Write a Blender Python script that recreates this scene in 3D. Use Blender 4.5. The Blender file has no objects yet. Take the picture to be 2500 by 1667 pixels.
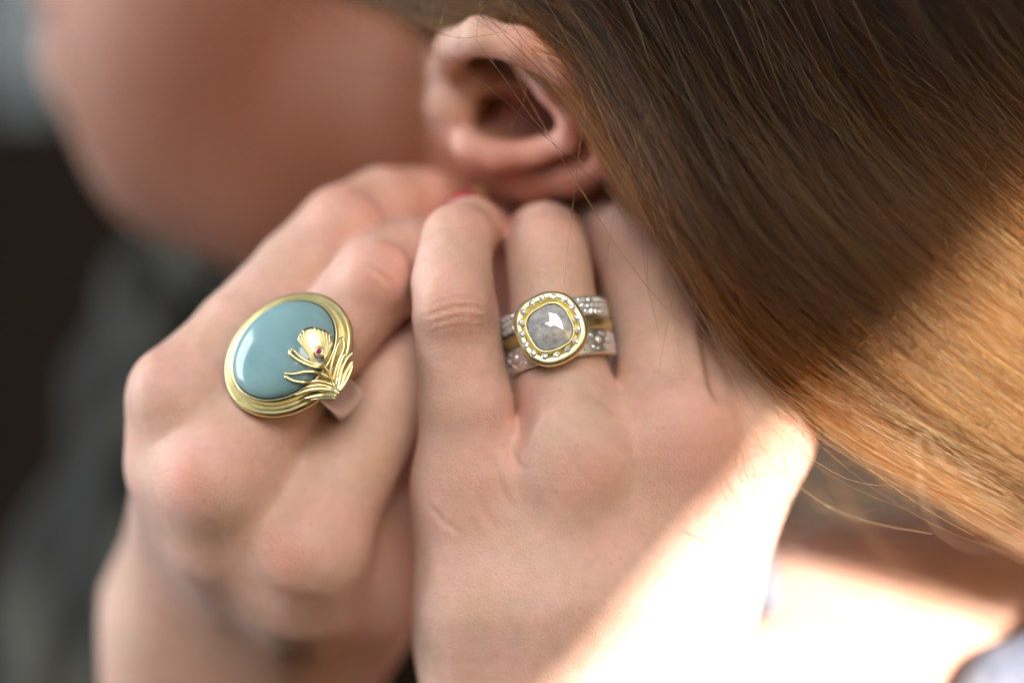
import bpy, math, random
import numpy as np
from mathutils import Vector, Matrix

rng = np.random.default_rng(7)
random.seed(7)
scene = bpy.context.scene
COL = scene.collection
MM = 0.001

unit = lambda x: np.asarray(x, float) / np.linalg.norm(x)

# ------------------------------------------------------------------ camera
D = 620.0            # mm from lens to the plane of focus (y = 0)
S = 13.0             # photograph pixels per mm on that plane
def P(px, py, y=0.0):
    """point (mm) that the photograph shows at px,py when it lies y mm behind the focus plane"""
    k = (D + y) / D / S
    return np.array([(px - 1250.0) * k, y, -(py - 833.5) * k])

cam_d = bpy.data.cameras.new("camera")
cam = bpy.data.objects.new("camera", cam_d); COL.objects.link(cam)
cam.location = (0, -D * MM, 0); cam.rotation_euler = (math.radians(90), 0, 0)
cam_d.sensor_width = 36.0
cam_d.lens = 36.0 * D / (2500.0 / S)
cam_d.clip_start = 0.02; cam_d.clip_end = 60.0
cam_d.dof.use_dof = True
cam_d.dof.focus_distance = (D + 0.5) * MM
cam_d.dof.aperture_fstop = 2.3
scene.camera = cam

# ------------------------------------------------------------------ light
world = bpy.data.worlds.new("World"); scene.world = world; world.use_nodes = True
wn = world.node_tree.nodes; bg = wn["Background"]
sky = wn.new("ShaderNodeTexSky"); sky.sky_type = 'NISHITA'; sky.sun_disc = False
SUN = np.array([0.31, -0.92, 0.21]); SUN /= np.linalg.norm(SUN)
sky.sun_elevation = math.asin(SUN[2])
sky.sun_rotation = math.atan2(SUN[0], SUN[1])
world.node_tree.links.new(sky.outputs[0], bg.inputs[0])
bg.inputs[1].default_value = 0.015

def aim(o, frm, to):
    d = Vector(to) - Vector(frm)
    o.location = Vector(frm); o.rotation_euler = d.to_track_quat('-Z', 'Y').to_euler()

sun_d = bpy.data.lights.new("sun", 'SUN'); sun_d.energy = 5.0; sun_d.angle = math.radians(0.5)
sun_d.color = (1.0, 0.93, 0.82)
sun = bpy.data.objects.new("sun", sun_d); COL.objects.link(sun)
aim(sun, tuple(SUN * 3), (0, 0, 0))

def area(name, loc, size, power, color, target=(0, 0, 0)):
    d = bpy.data.lights.new(name, 'AREA'); d.shape = 'RECTANGLE'
    d.size, d.size_y = size; d.energy = power; d.color = color
    o = bpy.data.objects.new(name, d); COL.objects.link(o); aim(o, loc, target); return o
area("window_light", (-1.25, 0.10, 0.35), (0.7, 1.1), 5.0, (0.90, 0.96, 1.0), (0, 0, 0))
area("room_light", (-0.05, -1.35, 0.78), (0.9, 0.7), 4.4, (1.0, 0.96, 0.90), (0, 0, 0))  # added soft fill above the camera to brighten the hands
area("front_light", (0.12, -0.78, 0.12), (0.9, 0.6), 0.06, (1.0, 0.98, 0.97), (0, 0, 0))  # weak fill added behind the camera, with no visible source

vs = scene.view_settings
scene.display_settings.display_device = 'sRGB'
vs.view_transform = 'Standard'; vs.look = 'None'; vs.exposure = 2.08; vs.gamma = 1.0
vs.use_curve_mapping = False
scene.render.engine = 'CYCLES'
cy = scene.cycles
cy.use_denoising = True
cy.max_bounces = 7; cy.diffuse_bounces = 3; cy.glossy_bounces = 4; cy.transmission_bounces = 6
cy.use_adaptive_sampling = True; cy.adaptive_threshold = 0.04; cy.adaptive_min_samples = 16
cy.sample_clamp_indirect = 6.0
cy.caustics_refractive = False; cy.caustics_reflective = False

# ------------------------------------------------------------------ materials
def newmat(name):
    m = bpy.data.materials.new(name); m.use_nodes = True
    nt = m.node_tree
    return m, nt, nt.nodes["Principled BSDF"]

def node(nt, kind, **kw):
    n = nt.nodes.new(kind)
    for k, v in kw.items():
        setattr(n, k, v)
    return n

def ramp(nt, fac, stops):
    r = node(nt, "ShaderNodeValToRGB"); e = r.color_ramp.elements
    while len(e) < len(stops): e.new(0.5)
    for el, (p, c) in zip(e, stops):
        el.position = p; el.color = (*c, 1) if len(c) == 3 else c
    nt.links.new(fac, r.inputs[0]); return r

def mixc(nt, fac, a, b, mode='MIX'):
    m = node(nt, "ShaderNodeMix", data_type='RGBA', blend_type=mode)
    for sock, v in ((m.inputs[0], fac), (m.inputs[6], a), (m.inputs[7], b)):
        if hasattr(v, "links"): nt.links.new(v, sock)
        elif isinstance(v, (int, float)): sock.default_value = v
        else: sock.default_value = (*v, 1)
    return m.outputs[2]

def noise(nt, vec, scale, detail=3.0, rough=0.55):
    n = node(nt, "ShaderNodeTexNoise"); n.inputs["Scale"].default_value = scale
    n.inputs["Detail"].default_value = detail; n.inputs["Roughness"].default_value = rough
    nt.links.new(vec, n.inputs["Vector"]); return n

def skin_material():
    m, nt, b = newmat("skin"); L = nt.links.new
    tc = node(nt, "ShaderNodeTexCoord"); vec = tc.outputs["Object"]
    at = node(nt, "ShaderNodeAttribute", attribute_name="blush")
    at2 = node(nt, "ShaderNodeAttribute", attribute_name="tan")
    n1 = noise(nt, vec, 95, 4); n2 = noise(nt, vec, 420, 3)
    r1 = ramp(nt, n1.outputs["Fac"], [(0.32, (0.70, 0.46, 0.35)), (0.68, (0.80, 0.505, 0.435))])
    r2 = ramp(nt, n2.outputs["Fac"], [(0.35, (0.93, 0.90, 0.88)), (0.65, (1.0, 1.0, 1.0))])
    c = mixc(nt, 1.0, r1.outputs[0], r2.outputs[0], 'MULTIPLY')
    nv = noise(nt, vec, 38, 2); rv_ = ramp(nt, nv.outputs["Fac"], [(0.44, (0, 0, 0)), (0.50, (1, 1, 1)), (0.56, (0, 0, 0))])
    vm = node(nt, "ShaderNodeMath", operation='MULTIPLY'); L(rv_.outputs[0], vm.inputs[0]); vm.inputs[1].default_value = 0.13
    c = mixc(nt, vm.outputs[0], c, (0.42, 0.40, 0.33))
    sp = node(nt, "ShaderNodeTexVoronoi"); sp.inputs["Scale"].default_value = 210; L(vec, sp.inputs["Vector"])
    rs_ = ramp(nt, sp.outputs["Distance"], [(0.05, (0.5, 0.5, 0.5)), (0.13, (0, 0, 0))])
    c = mixc(nt, rs_.outputs[0], c, (0.66, 0.30, 0.22))
    c = mixc(nt, at.outputs["Fac"], c, (0.72, 0.30, 0.235))
    c = mixc(nt, at2.outputs["Fac"], c, (0.20, 0.070, 0.036))  # dark skin tint: shade on cheek and ear put into the colour
    L(c, b.inputs["Base Color"])
    b.inputs["Roughness"].default_value = 0.48
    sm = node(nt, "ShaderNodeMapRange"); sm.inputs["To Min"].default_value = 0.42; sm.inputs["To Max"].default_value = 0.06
    L(at2.outputs["Fac"], sm.inputs["Value"]); L(sm.outputs[0], b.inputs["Specular IOR Level"])  # sheen drops along with the painted shade
    b.inputs["Specular IOR Level"].default_value = 0.42
    b.inputs["Subsurface Weight"].default_value = 0.42
    b.inputs["Subsurface Radius"].default_value = (1.0, 0.36, 0.20)
    b.inputs["Subsurface Scale"].default_value = 0.0024
    # fine skin relief: cross-hatched cells, pores, faint folds
    mp = node(nt, "ShaderNodeMapping"); L(vec, mp.inputs[0]); mp.inputs["Scale"].default_value = (1.0, 1.0, 0.62)
    nw = noise(nt, vec, 300, 2)
    wv = node(nt, "ShaderNodeVectorMath", operation='MULTIPLY_ADD')
    L(nw.outputs["Color"], wv.inputs[0]); wv.inputs[1].default_value = (0.0012, 0.0012, 0.0012); L(mp.outputs[0], wv.inputs[2])
    v = node(nt, "ShaderNodeTexVoronoi", feature='DISTANCE_TO_EDGE'); v.inputs["Scale"].default_value = 1350
    L(wv.outputs[0], v.inputs["Vector"])
    vr = ramp(nt, v.outputs["Distance"], [(0.0, (0, 0, 0)), (0.22, (1, 1, 1))])
    n3 = noise(nt, vec, 1900, 2)
    ad = node(nt, "ShaderNodeMath", operation='MULTIPLY_ADD')
    L(n3.outputs["Fac"], ad.inputs[0]); ad.inputs[1].default_value = 0.7; L(vr.outputs[0], ad.inputs[2])
    mp2 = node(nt, "ShaderNodeMapping"); L(vec, mp2.inputs[0]); mp2.inputs["Scale"].default_value = (0.8, 1.0, 1.7); mp2.inputs["Rotation"].default_value = (0, 0.35, 0)
    wv2 = node(nt, "ShaderNodeVectorMath", operation='MULTIPLY_ADD')
    L(nw.outputs["Color"], wv2.inputs[0]); wv2.inputs[1].default_value = (0.003, 0.003, 0.003); L(mp2.outputs[0], wv2.inputs[2])
    v2 = node(nt, "ShaderNodeTexVoronoi", feature='DISTANCE_TO_EDGE'); v2.inputs["Scale"].default_value = 430
    L(wv2.outputs[0], v2.inputs["Vector"])
    vr2 = ramp(nt, v2.outputs["Distance"], [(0.0, (0, 0, 0)), (0.10, (1, 1, 1))])
    npatch = noise(nt, vec, 130, 2)
    pr = ramp(nt, npatch.outputs["Fac"], [(0.42, (0.15,) * 3), (0.62, (1, 1, 1))])
    m2 = node(nt, "ShaderNodeMath", operation='MULTIPLY'); L(vr2.outputs[0], m2.inputs[0]); L(pr.outputs[0], m2.inputs[1])
    ad2 = node(nt, "ShaderNodeMath", operation='MULTIPLY_ADD'); L(m2.outputs[0], ad2.inputs[0]); ad2.inputs[1].default_value = 0.32; L(ad.outputs[0], ad2.inputs[2])
    bp = node(nt, "ShaderNodeBump"); bp.inputs["Strength"].default_value = 0.42; bp.inputs["Distance"].default_value = 0.0001
    L(ad2.outputs[0], bp.inputs["Height"]); L(bp.outputs[0], b.inputs["Normal"])
    rr = ramp(nt, n2.outputs["Fac"], [(0.3, (0.42,) * 3), (0.7, (0.56,) * 3)])
    L(rr.outputs[0], b.inputs["Roughness"])
    return m

def gold_material(name, base=(0.80, 0.62, 0.25), rough=0.30):
    m, nt, b = newmat(name); L = nt.links.new
    tc = node(nt, "ShaderNodeTexCoord"); n = noise(nt, tc.outputs["Object"], 900, 4)
    r = ramp(nt, n.outputs["Fac"], [(0.3, (rough - 0.06,) * 3), (0.7, (rough + 0.08,) * 3)])
    L(r.outputs[0], b.inputs["Roughness"])
    n2 = noise(nt, tc.outputs["Object"], 350, 3)
    c = mixc(nt, n2.outputs["Fac"], tuple(x * 0.93 for x in base), base); L(c, b.inputs["Base Color"])
    b.inputs["Metallic"].default_value = 1.0
    bp = node(nt, "ShaderNodeBump"); bp.inputs["Strength"].default_value = 0.25; bp.inputs["Distance"].default_value = 0.00006
    L(n2.outputs["Fac"], bp.inputs["Height"]); L(bp.outputs[0], b.inputs["Normal"])
    return m

def simple(name, color, rough=0.5, metallic=0.0, **kw):
    m, nt, b = newmat(name)
    b.inputs["Base Color"].default_value = (*color, 1); b.inputs["Roughness"].default_value = rough
    b.inputs["Metallic"].default_value = metallic
    for k, v in kw.items():
        b.inputs[k].default_value = v
    return m

M = {}
M['skin'] = skin_material()
M['gold'] = gold_material("matte_gold", (0.80, 0.70, 0.36), 0.40)
M['gold2'] = gold_material("yellow_gold", (0.92, 0.84, 0.50), 0.38)
M['gold3'] = gold_material("satin_gold", (0.86, 0.75, 0.42), 0.38)
M['platinum'] = gold_material("platinum", (0.95, 0.95, 0.95), 0.44)
M['nail'] = simple("red_polish", (0.55, 0.02, 0.08), 0.15)
M['ruby'] = simple("ruby", (0.75, 0.03, 0.30), 0.05, 0.0, **{"Transmission Weight": 0.5, "IOR": 1.77})

def diamond_material():
    m, nt, b = newmat("clear_diamond"); L = nt.links.new
    b.inputs["Base Color"].default_value = (0.97, 0.97, 0.98, 1)
    b.inputs["Roughness"].default_value = 0.02; b.inputs["IOR"].default_value = 2.2
    b.inputs["Transmission Weight"].default_value = 0.75
    return m
M['diamond'] = diamond_material()

def grey_diamond_material():
    m, nt, b = newmat("grey_diamond"); L = nt.links.new
    tc = node(nt, "ShaderNodeTexCoord"); vec = tc.outputs["Object"]
    n = noise(nt, vec, 700, 6, 0.7); n2 = noise(nt, vec, 2600, 3, 0.6)
    r = ramp(nt, n.outputs["Fac"], [(0.3, (0.34, 0.34, 0.345)), (0.5, (0.56, 0.56, 0.565)), (0.72, (0.80, 0.80, 0.78))])
    f = ramp(nt, n2.outputs["Fac"], [(0.66, (0, 0, 0)), (0.74, (1, 1, 1))])
    c = mixc(nt, f.outputs[0], r.outputs[0], (0.85, 0.85, 0.84)); L(c, b.inputs["Base Color"])
    b.inputs["Roughness"].default_value = 0.03; b.inputs["IOR"].default_value = 2.3
    b.inputs["Transmission Weight"].default_value = 0.12
    return m
M['grey_diamond'] = grey_diamond_material()

def cabochon_material():
    m, nt, b = newmat("milky_aquamarine"); L = nt.links.new
    tc = node(nt, "ShaderNodeTexCoord"); n = noise(nt, tc.outputs["Object"], 120, 4)
    r = ramp(nt, n.outputs["Fac"], [(0.3, (0.23, 0.40, 0.44)), (0.7, (0.29, 0.46, 0.495))])
    L(r.outputs[0], b.inputs["Base Color"])
    b.inputs["Roughness"].default_value = 0.04; b.inputs["IOR"].default_value = 1.57
    b.inputs["Subsurface Weight"].default_value = 0.8; b.inputs["Subsurface Scale"].default_value = 0.005
    b.inputs["Subsurface Radius"].default_value = (0.6, 1.0, 1.0)
    return m
M['cabochon'] = cabochon_material()

def hair_material(name, root, tip, redness, rough=0.34):
    m = bpy.data.materials.new(name); m.use_nodes = True; nt = m.node_tree
    nt.nodes.clear()
    h = node(nt, "ShaderNodeBsdfHairPrincipled"); h.parametrization = 'MELANIN'
    hi = node(nt, "ShaderNodeHairInfo")
    mr = node(nt, "ShaderNodeMapRange"); mr.inputs["From Min"].default_value = 0.25; mr.inputs["From Max"].default_value = 0.75
    mr.inputs["To Min"].default_value = root; mr.inputs["To Max"].default_value = tip  # lower melanin towards the tips, putting sunlit gold into the colour
    nt.links.new(hi.outputs["Intercept"], mr.inputs["Value"]); nt.links.new(mr.outputs[0], h.inputs["Melanin"])
    h.inputs["Melanin Redness"].default_value = redness
    h.inputs["Roughness"].default_value = rough; h.inputs["Radial Roughness"].default_value = 0.4
    h.inputs["IOR"].default_value = 1.38; h.inputs["Random Color"].default_value = 0.8; h.inputs["Random Roughness"].default_value = 0.3
    o = node(nt, "ShaderNodeOutputMaterial"); nt.links.new(h.outputs[0], o.inputs[0])
    return m
M['hair'] = hair_material("brown_hair", 0.72, 0.36, 0.95)
M['fly'] = hair_material("loose_hair", 0.40, 0.28, 0.60, 0.22)

def cloth_material(name, c0, c1, c2, scale):
    m, nt, b = newmat(name); L = nt.links.new
    tc = node(nt, "ShaderNodeTexCoord"); vec = tc.outputs["Object"]
    n = noise(nt, vec, scale, 2); v = node(nt, "ShaderNodeTexVoronoi"); v.inputs["Scale"].default_value = scale * 1.3
    L(vec, v.inputs["Vector"])
    r = ramp(nt, n.outputs["Fac"], [(0.38, c0), (0.50, c1), (0.64, c2)])
    c = mixc(nt, v.outputs["Distance"], r.outputs[0], c0); L(c, b.inputs["Base Color"])
    b.inputs["Roughness"].default_value = 0.85
    w = node(nt, "ShaderNodeTexNoise"); w.inputs["Scale"].default_value = 2500; L(vec, w.inputs["Vector"])
    bp = node(nt, "ShaderNodeBump"); bp.inputs["Strength"].default_value = 0.3; bp.inputs["Distance"].default_value = 0.0003
    L(w.outputs["Fac"], bp.inputs["Height"]); L(bp.outputs[0], b.inputs["Normal"])
    return m
M['dark_cloth'] = cloth_material("dark_print_cloth", (0.004, 0.004, 0.003), (0.016, 0.016, 0.011), (0.16, 0.16, 0.12), 18)
M['light_cloth'] = cloth_material("pale_print_cloth", (0.09, 0.10, 0.15), (0.20, 0.21, 0.24), (0.03, 0.04, 0.09), 60)
M['wall'] = simple("dark_wood", (0.024, 0.017, 0.013), 0.9, 0.0, **{"Specular IOR Level": 0.05})
M['pale'] = simple("pale_plaster", (0.30, 0.34, 0.36), 0.8)

# ------------------------------------------------------------------ helpers
def wloc(o):
    """world position (m) of an unrotated chain of parents"""
    p = np.zeros(3)
    while o is not None:
        p = p + np.array(o.location); o = o.parent
    return p
def link(name, verts, faces, mat, parent=None, smooth=True, scale=MM):
    me = bpy.data.meshes.new(name)
    v = np.asarray(verts, dtype=np.float64) * scale
    if parent is not None: v = v - wloc(parent)
    if isinstance(faces, np.ndarray):
        me.vertices.add(len(v)); me.vertices.foreach_set("co", v.ravel())
        k = faces.shape[1]
        me.loops.add(faces.size); me.loops.foreach_set("vertex_index", faces.ravel().astype(np.int32))
        me.polygons.add(len(faces)); me.polygons.foreach_set("loop_start", np.arange(0, faces.size, k, dtype=np.int32))
        me.update(calc_edges=True); me.validate()
    else:
        me.from_pydata([tuple(x) for x in v], [], [tuple(int(i) for i in f) for f in faces]); me.update()
    if smooth:
        me.polygons.foreach_set("use_smooth", [True] * len(me.polygons))
    me.materials.append(mat)
    o = bpy.data.objects.new(name, me); COL.objects.link(o)
    if parent is not None: o.parent = parent
    return o

def empty(name, loc_mm):
    o = bpy.data.objects.new(name, None); o.empty_display_size = 0.005
    COL.objects.link(o); o.location = Vector(np.asarray(loc_mm) * MM); return o

def tag(o, label, cat, group=None, kind=None):
    if label: o["label"] = label
    if cat: o["category"] = cat
    if group: o["group"] = group
    if kind: o["kind"] = kind
    return o


# ---- signed distance modelling -------------------------------------------------
class Field:
    def __init__(s, lo, hi, h):
        s.h = h; s.o = np.asarray(lo, float)
        n = np.ceil((np.asarray(hi, float) - s.o) / h).astype(int) + 1
        s.n = n
        s.ax = [(s.o[i] + np.arange(n[i]) * h).astype(np.float32) for i in range(3)]
        s.f = np.full(tuple(n), 50.0, np.float32)
    def blank(s):
        t = Field.__new__(Field); t.h, t.o, t.n, t.ax = s.h, s.o, s.n, s.ax
        t.f = np.full(tuple(s.n), 50.0, np.float32); return t
    def sl(s, lo, hi):
        i0 = np.clip(np.floor((lo - s.o) / s.h).astype(int), 0, s.n - 1)
        i1 = np.clip(np.ceil((hi - s.o) / s.h).astype(int) + 1, 1, s.n)
        return tuple(slice(a, b) for a, b in zip(i0, i1))
    def grid(s, sl):
        return np.meshgrid(s.ax[0][sl[0]], s.ax[1][sl[1]], s.ax[2][sl[2]], indexing='ij', sparse=True)
    def put(s, sl, d, k, sub=False):
        if d.size == 0: return
        a = s.f[sl]
        if sub: s.f[sl] = -smin(-a, d, k)
        else: s.f[sl] = smin(a, d, k)
    def cone(s, a, b, ra, rb, k=3.0, sub=False):
        a = np.asarray(a, float); b = np.asarray(b, float); mg = k + 13
        R = max(ra, rb)
        sl = s.sl(np.minimum(a - ra, b - rb) - mg, np.maximum(a + ra, b + rb) + mg)
        X, Y, Z = s.grid(sl)
        ba = b - a; l2 = ba @ ba
        px, py, pz = X - a[0], Y - a[1], Z - a[2]
        t = np.clip((px * ba[0] + py * ba[1] + pz * ba[2]) / max(l2, 1e-6), 0, 1)
        d = np.sqrt((px - t * ba[0]) ** 2 + (py - t * ba[1]) ** 2 + (pz - t * ba[2]) ** 2) - (ra + (rb - ra) * t)
        s.put(sl, d.astype(np.float32), k, sub)
    def chain(s, pts, k=3.0, sub=False):
        for p, q in zip(pts[:-1], pts[1:]):
            s.cone(p[0], q[0], p[1], q[1], k, sub)
    def ell(s, c, r, k=3.0, rot=None, sub=False):
        c = np.asarray(c, float); r = np.asarray(r, float); R = r.max() + k + 9
        sl = s.sl(c - R, c + R); X, Y, Z = s.grid(sl)
        p = [X - c[0], Y - c[1], Z - c[2]]
        if rot is not None:
            p = [p[0] * rot[i][0] + p[1] * rot[i][1] + p[2] * rot[i][2] for i in range(3)]
        k0 = np.sqrt((p[0] / r[0]) ** 2 + (p[1] / r[1]) ** 2 + (p[2] / r[2]) ** 2)
        k1 = np.sqrt((p[0] / r[0] ** 2) ** 2 + (p[1] / r[1] ** 2) ** 2 + (p[2] / r[2] ** 2) ** 2)
        d = k0 * (k0 - 1) / np.maximum(k1, 1e-6)
        s.put(sl, d.astype(np.float32), k, sub)
    def union(s, other, k):
        s.f = smin(s.f, other.f, k)
    def mesh(s):
        f = s.f
        f = f.copy(); f[0] = f[-1] = 5; f[:, 0] = f[:, -1] = 5; f[:, :, 0] = f[:, :, -1] = 5
        s_ = f < 0
        cnt = np.zeros(tuple(np.array(f.shape) - 1), np.int8)
        offs = [(i, j, k) for i in (0, 1) for j in (0, 1) for k in (0, 1)]
        for i, j, k in offs:
            cnt += s_[i:f.shape[0] - 1 + i, j:f.shape[1] - 1 + j, k:f.shape[2] - 1 + k]
        mask = (cnt > 0) & (cnt < 8)
        idx = np.full(mask.shape, -1, np.int32); c = np.argwhere(mask); idx[mask] = np.arange(len(c))
        acc = np.zeros((len(c), 3)); num = np.zeros(len(c))
        for a in offs:
            for ax in range(3):
                if a[ax]: continue
                b = list(a); b[ax] = 1
                fa = f[c[:, 0] + a[0], c[:, 1] + a[1], c[:, 2] + a[2]]
                fb = f[c[:, 0] + b[0], c[:, 1] + b[1], c[:, 2] + b[2]]
                cr = (fa < 0) != (fb < 0)
                t = np.where(cr, fa / np.where(cr, fa - fb, 1), 0)
                p = np.array(a, float)[None].repeat(len(c), 0); p[:, ax] += t
                acc[cr] += p[cr]; num[cr] += 1
        v = (c + acc / num[:, None]) * s.h + s.o
        faces = []
        for ax in range(3):
            o1, o2 = (ax + 1) % 3, (ax + 2) % 3
            lo = [slice(1, -1)] * 3; hi = [slice(1, -1)] * 3
            lo[ax] = slice(0, -1); hi[ax] = slice(1, None)
            A = s_[tuple(lo)]; B = s_[tuple(hi)]
            e = np.argwhere(A != B); sgn = A[A != B]
            base = e.copy(); base[:, o1] += 1; base[:, o2] += 1
            q = []
            for d1, d2 in ((-1, -1), (0, -1), (0, 0), (-1, 0)):
                t = base.copy(); t[:, o1] += d1; t[:, o2] += d2
                q.append(idx[t[:, 0], t[:, 1], t[:, 2]])
            q = np.stack(q, 1)
            q[~sgn] = q[~sgn][:, ::-1]
            faces.append(q)
        return v, np.concatenate(faces)

def smin(a, b, k):
    if k <= 0: return np.minimum(a, b)
    h = np.maximum(k - np.abs(a - b), 0) / k
    return np.minimum(a, b) - h * h * h * k / 6.0

def vnormals(v, q):
    a = v[q[:, 2]] - v[q[:, 0]]; b = v[q[:, 3]] - v[q[:, 1]]
    fn = np.cross(a, b); n = np.zeros_like(v)
    for i in range(4):
        for ax in range(3):
            n[:, ax] += np.bincount(q[:, i], fn[:, ax], len(v))
    return n / np.maximum(np.linalg.norm(n, axis=1, keepdims=True), 1e-9)

def creases(v, n, lines):
    """press skin folds into the surface: each line is ((px,py) polyline, half width mm, depth mm)"""
    k = (D + v[:, 1]) / D
    sx = v[:, 0] / k * S + 1250; sz = 833.5 - v[:, 2] / k * S
    disp = np.zeros(len(v))
    for pts, w, dep in lines:
        w = w * S
        pts = np.array(pts, float)
        x0, y0 = pts.min(0) - 4 * w; x1, y1 = pts.max(0) + 4 * w
        m = np.where((sx > x0) & (sx < x1) & (sz > y0) & (sz < y1) & (n[:, 1] < 0.1))[0]
        if not len(m): continue
        best = np.full(len(m), 1e9); tt = np.zeros(len(m))
        tot = np.linalg.norm(np.diff(pts, axis=0), axis=1); cum = np.r_[0, np.cumsum(tot)]
        for i in range(len(pts) - 1):
            d = pts[i + 1] - pts[i]; l = tot[i]
            t = np.clip(((sx[m] - pts[i, 0]) * d[0] + (sz[m] - pts[i, 1]) * d[1]) / (l * l), 0, 1)
            dd = np.hypot(sx[m] - pts[i, 0] - t * d[0], sz[m] - pts[i, 1] - t * d[1])
            c = dd < best; best[c] = dd[c]; tt[c] = (cum[i] + t[c] * l) / cum[-1]
        fade = np.clip(np.minimum(tt, 1 - tt) * 5, 0.0, 1)
        g = np.exp(-(best / w) ** 2) - 0.28 * np.exp(-((best - 2.0 * w) / (1.2 * w)) ** 2)
        disp[m] -= dep * g * fade
    return v + n * disp[:, None]

def glow(v, spots):
    out = np.zeros(len(v))
    for (p, r, a) in spots:
        d2 = ((v - p) ** 2).sum(1)
        out = np.maximum(out, a * np.exp(-d2 / (r * r)))
    return out

# ================================================================== setting
def box(name, c, size, mat, parent=None, rz=0.0):
    x, y, z = [s / 2 for s in size]
    v = np.array([(i, j, k) for i in (-x, x) for j in (-y, y) for k in (-z, z)])
    ca, sa = math.cos(rz), math.sin(rz)
    v = np.stack([v[:, 0] * ca - v[:, 1] * sa, v[:, 0] * sa + v[:, 1] * ca, v[:, 2]], 1) + np.asarray(c)
    f = [(0, 1, 3, 2), (4, 6, 7, 5), (0, 4, 5, 1), (2, 3, 7, 6), (0, 2, 6, 4), (1, 5, 7, 3)]
    return link(name, v, f, mat, parent, smooth=False)

wall = box("wall", (0, 1500, 0), (4000, 60, 3000), M['wall']); wall["kind"] = "structure"
pale = box("panel", P(75, -300, 500), (24, 20, 150), M['pale'])
tag(pale, "pale grey blurred panel standing behind the chin", "panel")

# added unseen panel, edge cut to keep sun off all but the lower corner
RD = 2200.0
e0 = P(1420, 1667, 8) + SUN * RD; e1 = P(1995, 1000, 16) + SUN * RD
e2 = P(2540, 470, 0) + SUN * RD
d0 = unit(e0 - e1); d2 = unit(e2 - e1)
perp = np.cross(d2 - d0, SUN); perp /= np.linalg.norm(perp)
if perp[0] > 0: perp = -perp
loop = [e1 + d0 * 2200, e1, e1 + d2 * 2400, e1 + d2 * 2400 + perp * 1900, e1 + d0 * 2200 + perp * 1900]
rv = [q + SUN * off for off in (0, 30) for q in loop]
blocker = link("roof_panel", rv, [(0, 1, 2, 3, 4), (9, 8, 7, 6, 5)] + [(k, 5 + k, 5 + (k + 1) % 5, (k + 1) % 5) for k in range(5)], M['wall'], smooth=False)
blocker["kind"] = "structure"

# ================================================================== the person
V_ALL, Q_ALL, BL, TN = [], [], [], []
def add_piece(v, q, blush, shade_tint):
    base = sum(len(x) for x in V_ALL)
    V_ALL.append(v); Q_ALL.append(q + base); BL.append(blush); TN.append(shade_tint)

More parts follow.
